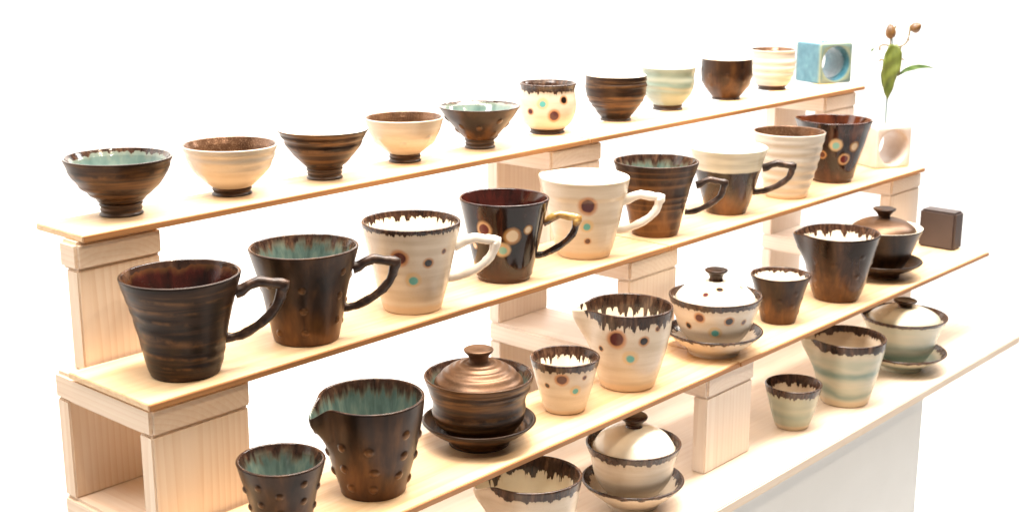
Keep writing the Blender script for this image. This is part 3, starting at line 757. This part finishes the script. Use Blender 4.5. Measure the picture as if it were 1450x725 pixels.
covered('b', 3, 1010, 508.6, [(36.5, 498.7), (36.5, 493), (44, 487), (57, 478), (65, 471), (68.7, 467)],
        [(30, 485), (36, 480), (46, 469), (52, 458), (55.5, 448), (60, 436), (63, 427), (66, 417.5)],
        [(57, 423), (55, 418), (45, 408), (30, 400.5), (13, 397)],
        [(10.5, 398), (9.5, 392), (12, 387), (15.5, 384), (16.3, 382), (14, 381), (8, 382.5), (0.3, 383)],
        ['cream', 'cream', 'cream', 'white', 'white'], [(0.05, 0.10, 150), (0.15, 0.2, 150), (0.09, 0.04, 210), (0.1, 0.05, 200)],
        [(991, 450.5, 6.2, 'maroon'), (1033, 455, 5.6, 'black'), (975.5, 460, 4.0, 'black'), (1052.5, 456, 3.8, 'brown'), (1012, 471, 7.2, 'teal')],
        [(1019, 410, 4.6, 'black'), (999, 417, 3.6, 'maroon'), (1047, 416.5, 4.2, 'teal'), (1050, 407, 2.4, 'brown'), (986, 407, 2.4, 'pale')], 81,
        ['cream saucer with brown rim under the spotted covered bowl', 'cream tea bowl with coloured spots, wearing a spotted white lid', 'white lid dotted with coloured spots and a small brown knob'])
covered('c', 3, 1246, 397.4, [(27, 390.5), (27, 386), (36, 380.5), (47, 375), (54, 371), (57, 368)],
        [(24, 381.5), (30, 376), (37, 365), (42, 354), (46, 343), (50, 333), (55, 322)],
        [(47, 328), (44, 322), (34, 314.5), (21, 310), (10, 308)],
        [(9, 309), (8.5, 305), (12, 300), (15.5, 297), (16, 295.5), (14, 294.5), (7, 295.5), (0.3, 296)],
        ['brown_streak', 'brown_streak', 'brown_streak', 'white', 'bronze'], [None, None, None, None], (), (), 91,
        ['plain dark brown saucer beside the brown block', 'plain dark brown tea bowl with white inside under a bronze lid, near the brown block', 'smooth bronze brown lid showing a white bowl rim around it'])
covered('d', 4, 895, 727, [(36.7, 715.6), (36.7, 708), (46, 701), (60, 690), (69, 682), (73, 677)],
        [(30, 699), (38, 693), (48, 681), (55, 668), (58, 655), (62, 641), (65, 633), (67.8, 626)],
        [(59, 633), (56, 627), (47, 616), (32, 607.5), (15, 603.5)],
        [(12.5, 604.5), (11.5, 600), (15, 595), (19, 591.5), (19.6, 589), (17, 586.5), (9, 585.5), (0.3, 585.3)],
        ['cream', 'cream', 'cream', 'white', 'white'], [(0.05, 0.1, 150), (0.18, 0.14, 150), (0.10, 0.06, 190), (0.1, 0.05, 200)], (), (), 101,
        ['plain cream saucer with brown rim on the bottom board beneath the plain white lid', 'plain cream tea bowl with brown dripping rim under a plain white lid', 'plain white lid with a glossy dark brown knob'], knobmat=KNOB_G)
covered('e', 4, 1275, 529, [(28.5, 521.3), (28.5, 516), (37, 511), (50, 504), (58, 499), (62, 495.5)],
        [(26, 510), (34, 504), (42, 492), (45.5, 482), (49, 470), (54, 458), (60, 446)],
        [(51, 452), (48, 447), (40, 441.5), (26, 436), (12, 434)],
        [(10, 435), (9.5, 431.5), (13, 428.5), (16.2, 426.5), (16.6, 425), (14, 424), (7, 424.8), (0.3, 425)],
        ['celadon', 'celadon', 'celadon', 'white', 'celadon'], [(0.06, 0.1, 150), (0.14, 0.12, 150), (0.05, 0.02, 190), (0.1, 0.05, 200)], (), (), 111,
        ['pale celadon saucer with dark rim at the end of the bottom board', 'celadon banded tea bowl with thin dark rim', 'pale celadon lid with a dark brown knob'])

# ------------------------------------------------------------------ cube vases and block
def holed_cube(name, size, hole, mat, label, P, rz, bev=0.004, stemhole=False):
    """cube with a round tunnel along its local Y; base centre at P"""
    n = 96; h = size / 2; r = hole
    def square(a, s, rc):
        c, s_ = math.cos(a), math.sin(a); k = s / max(abs(c), abs(s_)); x, z = c * k, s_ * k
        ix, iz = max(-s + rc, min(s - rc, x)), max(-s + rc, min(s - rc, z))
        dx, dz = x - ix, z - iz; L = math.hypot(dx, dz)
        if L > rc and L > 0: x, z = ix + dx / L * rc, iz + dz / L * rc
        return x, z
    rows = []
    def circ(y, rad, a_): rows.append(([(rad * math.cos(t), y, rad * math.sin(t)) for t in ang], a_))
    def sq(y, s, rc, a_): rows.append(([(lambda q: (q[0], y, q[1]))(square(t, s, rc)) for t in ang], a_))
    ang = [2 * math.pi * (k + 0.5) / n for k in range(n)]
    circ(0, r, 0); circ(-h + bev * 1.2, r, 0); circ(-h + bev * .35, r + bev * .25, .5); circ(-h, r + bev * 0.9, 1); 
    sq(-h, h - bev, bev, .35); sq(-h + bev * .3, h - bev * .3, bev, 1); sq(-h + bev, h, bev, .4); sq(-h + bev * 2.5, h, bev, 0)
    sq(h - bev * 2.5, h, bev, 0); sq(h - bev, h, bev, .4); sq(h - bev * .3, h - bev * .3, bev, 1); sq(h, h - bev, bev, .35)
    circ(h, r + bev * 0.9, 1); circ(h - bev * .35, r + bev * .25, .5); circ(h - bev * 1.2, r, 0); circ(0, r, 0)
    V, A, Fc = [], [], []
    for R, a in rows[:-1]:
        V += [(x, y, z + h) for x, y, z in R]; A += [a] * n
    m = len(rows) - 1
    for i in range(m):
        j = (i + 1) % m
        for k in range(n):
            k2 = (k + 1) % n; Fc.append((i * n + k, i * n + k2, j * n + k2, j * n + k))
    me = bpy.data.meshes.new(name); me.from_pydata(V, [], Fc); me.update()
    bm = bmesh.new(); bm.from_mesh(me); bmesh.ops.recalc_face_normals(bm, faces=bm.faces[:]); bm.to_mesh(me); bm.free()
    at = me.attributes.new('raised', 'FLOAT', 'POINT'); at.data.foreach_set('value', A)
    root = thing(name, tuple(P), label, 'vase', 'cube vases', rz)
    o = link('body', me, root, (mat,))
    me.set_sharp_from_angle(angle=math.radians(40))
    nk = tube('neck', [(0, 0, size - 0.002), (0, 0, size + 0.0012)], [0.0055, 0.0045], 20)
    link('neck', nk, root, (mat,))
    return root
cam_right = math.atan2(M[1, 0], M[0, 0])
for (cn, t, uv, vt, alpha, mk, lab) in (
        ('cube_vase', 1, (1160, 120.5), 63.0, 26, 'blueglaze', 'glossy blue glazed cube vase with a round hole through it'),
        ('cube_vase', 2, (1240, 240.5), 182, 22, 'whiteglaze', 'white cube vase with a round hole, holding a leafy stem')):
    a = on_tier(*uv, t); size = z_at(a, vt); ang = cam_right + math.radians(alpha)
    e = np.array([math.cos(ang), math.sin(ang), 0]); nrm = np.array([-math.sin(ang), math.cos(ang), 0])
    c = a + e * size / 2 + nrm * size / 2
    VASE = holed_cube(cn, size, size * 0.42, glaze(mk, size, seed=t), lab, c, ang, 0.003); VASEP, VASES = c, size
# dark block
a = on_tier(1299, 348, 3)
ang = 0.0
blk_h = z_at(a, 295.5); bw = 0.055
root = thing('display_block', tuple(a + np.array([0.0145, -bw / 2, 0])), 'plain dark brown block at the end of the third step', 'block')
me = box_mesh('body', 0.029, bw, blk_h, 0.003)
link('body', me, root, (plain('dark_block_glaze', (0.055, 0.036, 0.032), 0.45, 0.15),), (0, 0, blk_h / 2), smooth=False)

# ------------------------------------------------------------------ plant in the white vase
def leafmat(name, c0, c1):
    g = N(name); n = g.noise((60, 60, 25), 4)
    return g.finish(g.ramp(n, [(0.3, c0), (0.7, c1)]), 0.4)
M_LEAF = leafmat('leaf_green', (0.09, 0.12, 0.022), (0.21, 0.24, 0.05)); M_LEAF2 = leafmat('leaf_deep', (0.05, 0.11, 0.03), (0.12, 0.20, 0.05))
M_STEM = leafmat('stem', (0.16, 0.22, 0.22), (0.25, 0.33, 0.33)); M_POD = leafmat('pod', (0.05, 0.022, 0.008), (0.22, 0.105, 0.028))
M_BR = leafmat('dry_twig', (0.14, 0.08, 0.03), (0.32, 0.24, 0.10)); M_PET = leafmat('petal', (0.70, 0.70, 0.72), (0.82, 0.83, 0.86))
pr = thing('flower_stem', (VASEP[0], VASEP[1], VASEP[2] + VASES), 'leafy cut stem with brown pods standing in the white cube vase', 'plant')
P0 = np.array(pr.location)
def pt(u, v, dep=0.0):
    d = ray(u, v); n = M @ np.array([0, 0, 1]); n[2] = 0; n /= np.linalg.norm(n)
    k = ((P0 - C0) @ n - dep) / (d @ n); return C0 + d * k - P0
PX = depth(P0) / F
link('stem', tube('stem', catmull([pt(1253.5, 180), pt(1254.5, 160), pt(1256, 140), pt(1262, 100), pt(1264, 66), pt(1262, 48)], 24), [1.4 * PX] * 12 + [1.1 * PX] * 12, 8), pr, (M_STEM,))
def leaf(name, pts, widths, mat, curl=0.3, n=22, nrm=None, parent=pr):
    P = [np.array(p) for p in catmull(pts, n)]; ws = np.interp(np.linspace(0, 1, n), np.linspace(0, 1, len(widths)), widths)
    view = M @ np.array([0, 0, 1]) if nrm is None else nrm
    V, Fc = [], []
    for i in range(n):
        t = P[min(i + 1, n - 1)] - P[max(0, i - 1)]; t /= np.linalg.norm(t)
        sd = np.cross(view, t); sd /= np.linalg.norm(sd); up = np.cross(t, sd)
        for k in range(-3, 4):
            w = k / 3 * ws[i] * PX; V.append(tuple(P[i] + sd * w + up * (abs(k) / 3) ** 1.5 * ws[i] * PX * curl + up * 0.1 * ws[i] * PX * math.sin(i * .9 + k)))
    for i in range(n - 1):
        for k in range(6): Fc.append((i * 7 + k, i * 7 + k + 1, i * 7 + k + 8, i * 7 + k + 7))
    me = bpy.data.meshes.new(name); me.from_pydata(V, [], Fc); me.update()
    o = link(name, me, parent, (mat,)); md = o.modifiers.new('thickness', 'SOLIDIFY'); md.thickness = 0.0005
    return o
leaf('leaf', [pt(1256.5, 141, -.002), pt(1257, 125, -.004), pt(1260, 100, -.006), pt(1264, 80, -.006), pt(1265, 63, -.004)], [0.6, 6.5, 8.5, 12, 13, 12, 6], M_LEAF, 0.35)
leaf('leaf', [pt(1271, 108), pt(1282, 100), pt(1300, 95), pt(1312, 95), pt(1322.5, 97)], [0.8, 2.5, 3.6, 3.2, 1.8, 0.3], M_LEAF2, 0.2)
leaf('leaf', [pt(1256, 136, .006), pt(1252, 120, .008), pt(1251, 105, .008), pt(1253, 90, .006)], [0.5, 3.5, 4.5, 0.5], M_LEAF, 0.3)
leaf('leaf', [pt(1233.5, 74), pt(1235, 71), pt(1238, 69)], [0.4, 1.6, 0.4], M_LEAF2)
def pod(u, v, rx, rz, tilt, stem_to):
    bm = bmesh.new(); bmesh.ops.create_uvsphere(bm, u_segments=20, v_segments=14, radius=1)
    for w in bm.verts:
        k = 1 - 0.25 * w.co.z; w.co = Vector((w.co.x * rx * PX * k, w.co.y * rx * PX * k, w.co.z * rz * PX)) * (1 + 0.06 * math.sin(5 * math.atan2(w.co.y, w.co.x)))
    bmesh.ops.rotate(bm, verts=bm.verts[:], cent=(0, 0, 0), matrix=Matrix.Rotation(tilt, 3, Vector(M @ np.array([0, 0, 1]))))
    me = bpy.data.meshes.new('pod'); bm.to_mesh(me); bm.free()
    o = link('pod', me, pr, (M_POD,), tuple(pt(u, v)))
    q = pt(*stem_to); a_ = pt(u, v)
    tw = tube('pod_stalk', [tuple(a_ - a_), tuple((q - a_) * .5 + np.array([0, 0, .001])), tuple(q - a_)], [0.9 * PX] * 3, 6)
    link('pod_stalk', tw, o, (M_BR,))
pod(1261, 45, 7, 10, 0.1, (1261, 64)); pod(1297, 39, 7, 7.5, -0.9, (1287, 46))
for pts in ([(1264, 66), (1276, 66), (1284, 60), (1288, 46), (1289, 36)], [(1262, 66), (1252, 64), (1246, 66), (1246, 72)], [(1272, 108), (1274, 98), (1273, 92), (1275, 84), (1280, 85)],
            [(1252, 86), (1247, 85), (1245, 87)], [(1266, 42), (1269, 37)], [(1272, 100), (1274, 75), (1277, 64)], [(1284, 58), (1288, 57)]):
    link('twig', tube('twig', catmull([tuple(pt(*p)) for p in pts], 12), [1.1 * PX] * 12, 6, 0.25, 3), pr, (M_BR,))
for (u, v) in ((1275, 50), (1282, 42), (1270, 58), (1283, 52), (1274, 40)):
    f = bpy.data.objects.new('flower', None)
    bm = bmesh.new()
    for k in range(5):
        a = 2 * math.pi * k / 5 + u
        c = Vector((math.cos(a), math.sin(a), 0)) * 2.6 * PX; s = Vector((-math.sin(a), math.cos(a), 0)) * 1.8 * PX
        vs = [bm.verts.new(x) for x in (Vector((0, 0, 0)), c * .6 + s, c * 1.5 + Vector((0, 0, PX)), c * .6 - s)]
        bm.faces.new(vs)
    bmesh.ops.rotate(bm, verts=bm.verts[:], cent=(0, 0, 0), matrix=Matrix(M @ np.diag([1, 1, 1])).to_3x3() if False else Matrix([list(r) for r in M]).to_3x3())
    bmesh.ops.solidify(bm, geom=bm.faces[:], thickness=0.0004)
    me = bpy.data.meshes.new('blossom'); bm.to_mesh(me); bm.free(); bpy.data.objects.remove(f)
    link('blossom', me, pr, (M_PET,), tuple(pt(u, v)))
print('materials', MCOUNT[0])
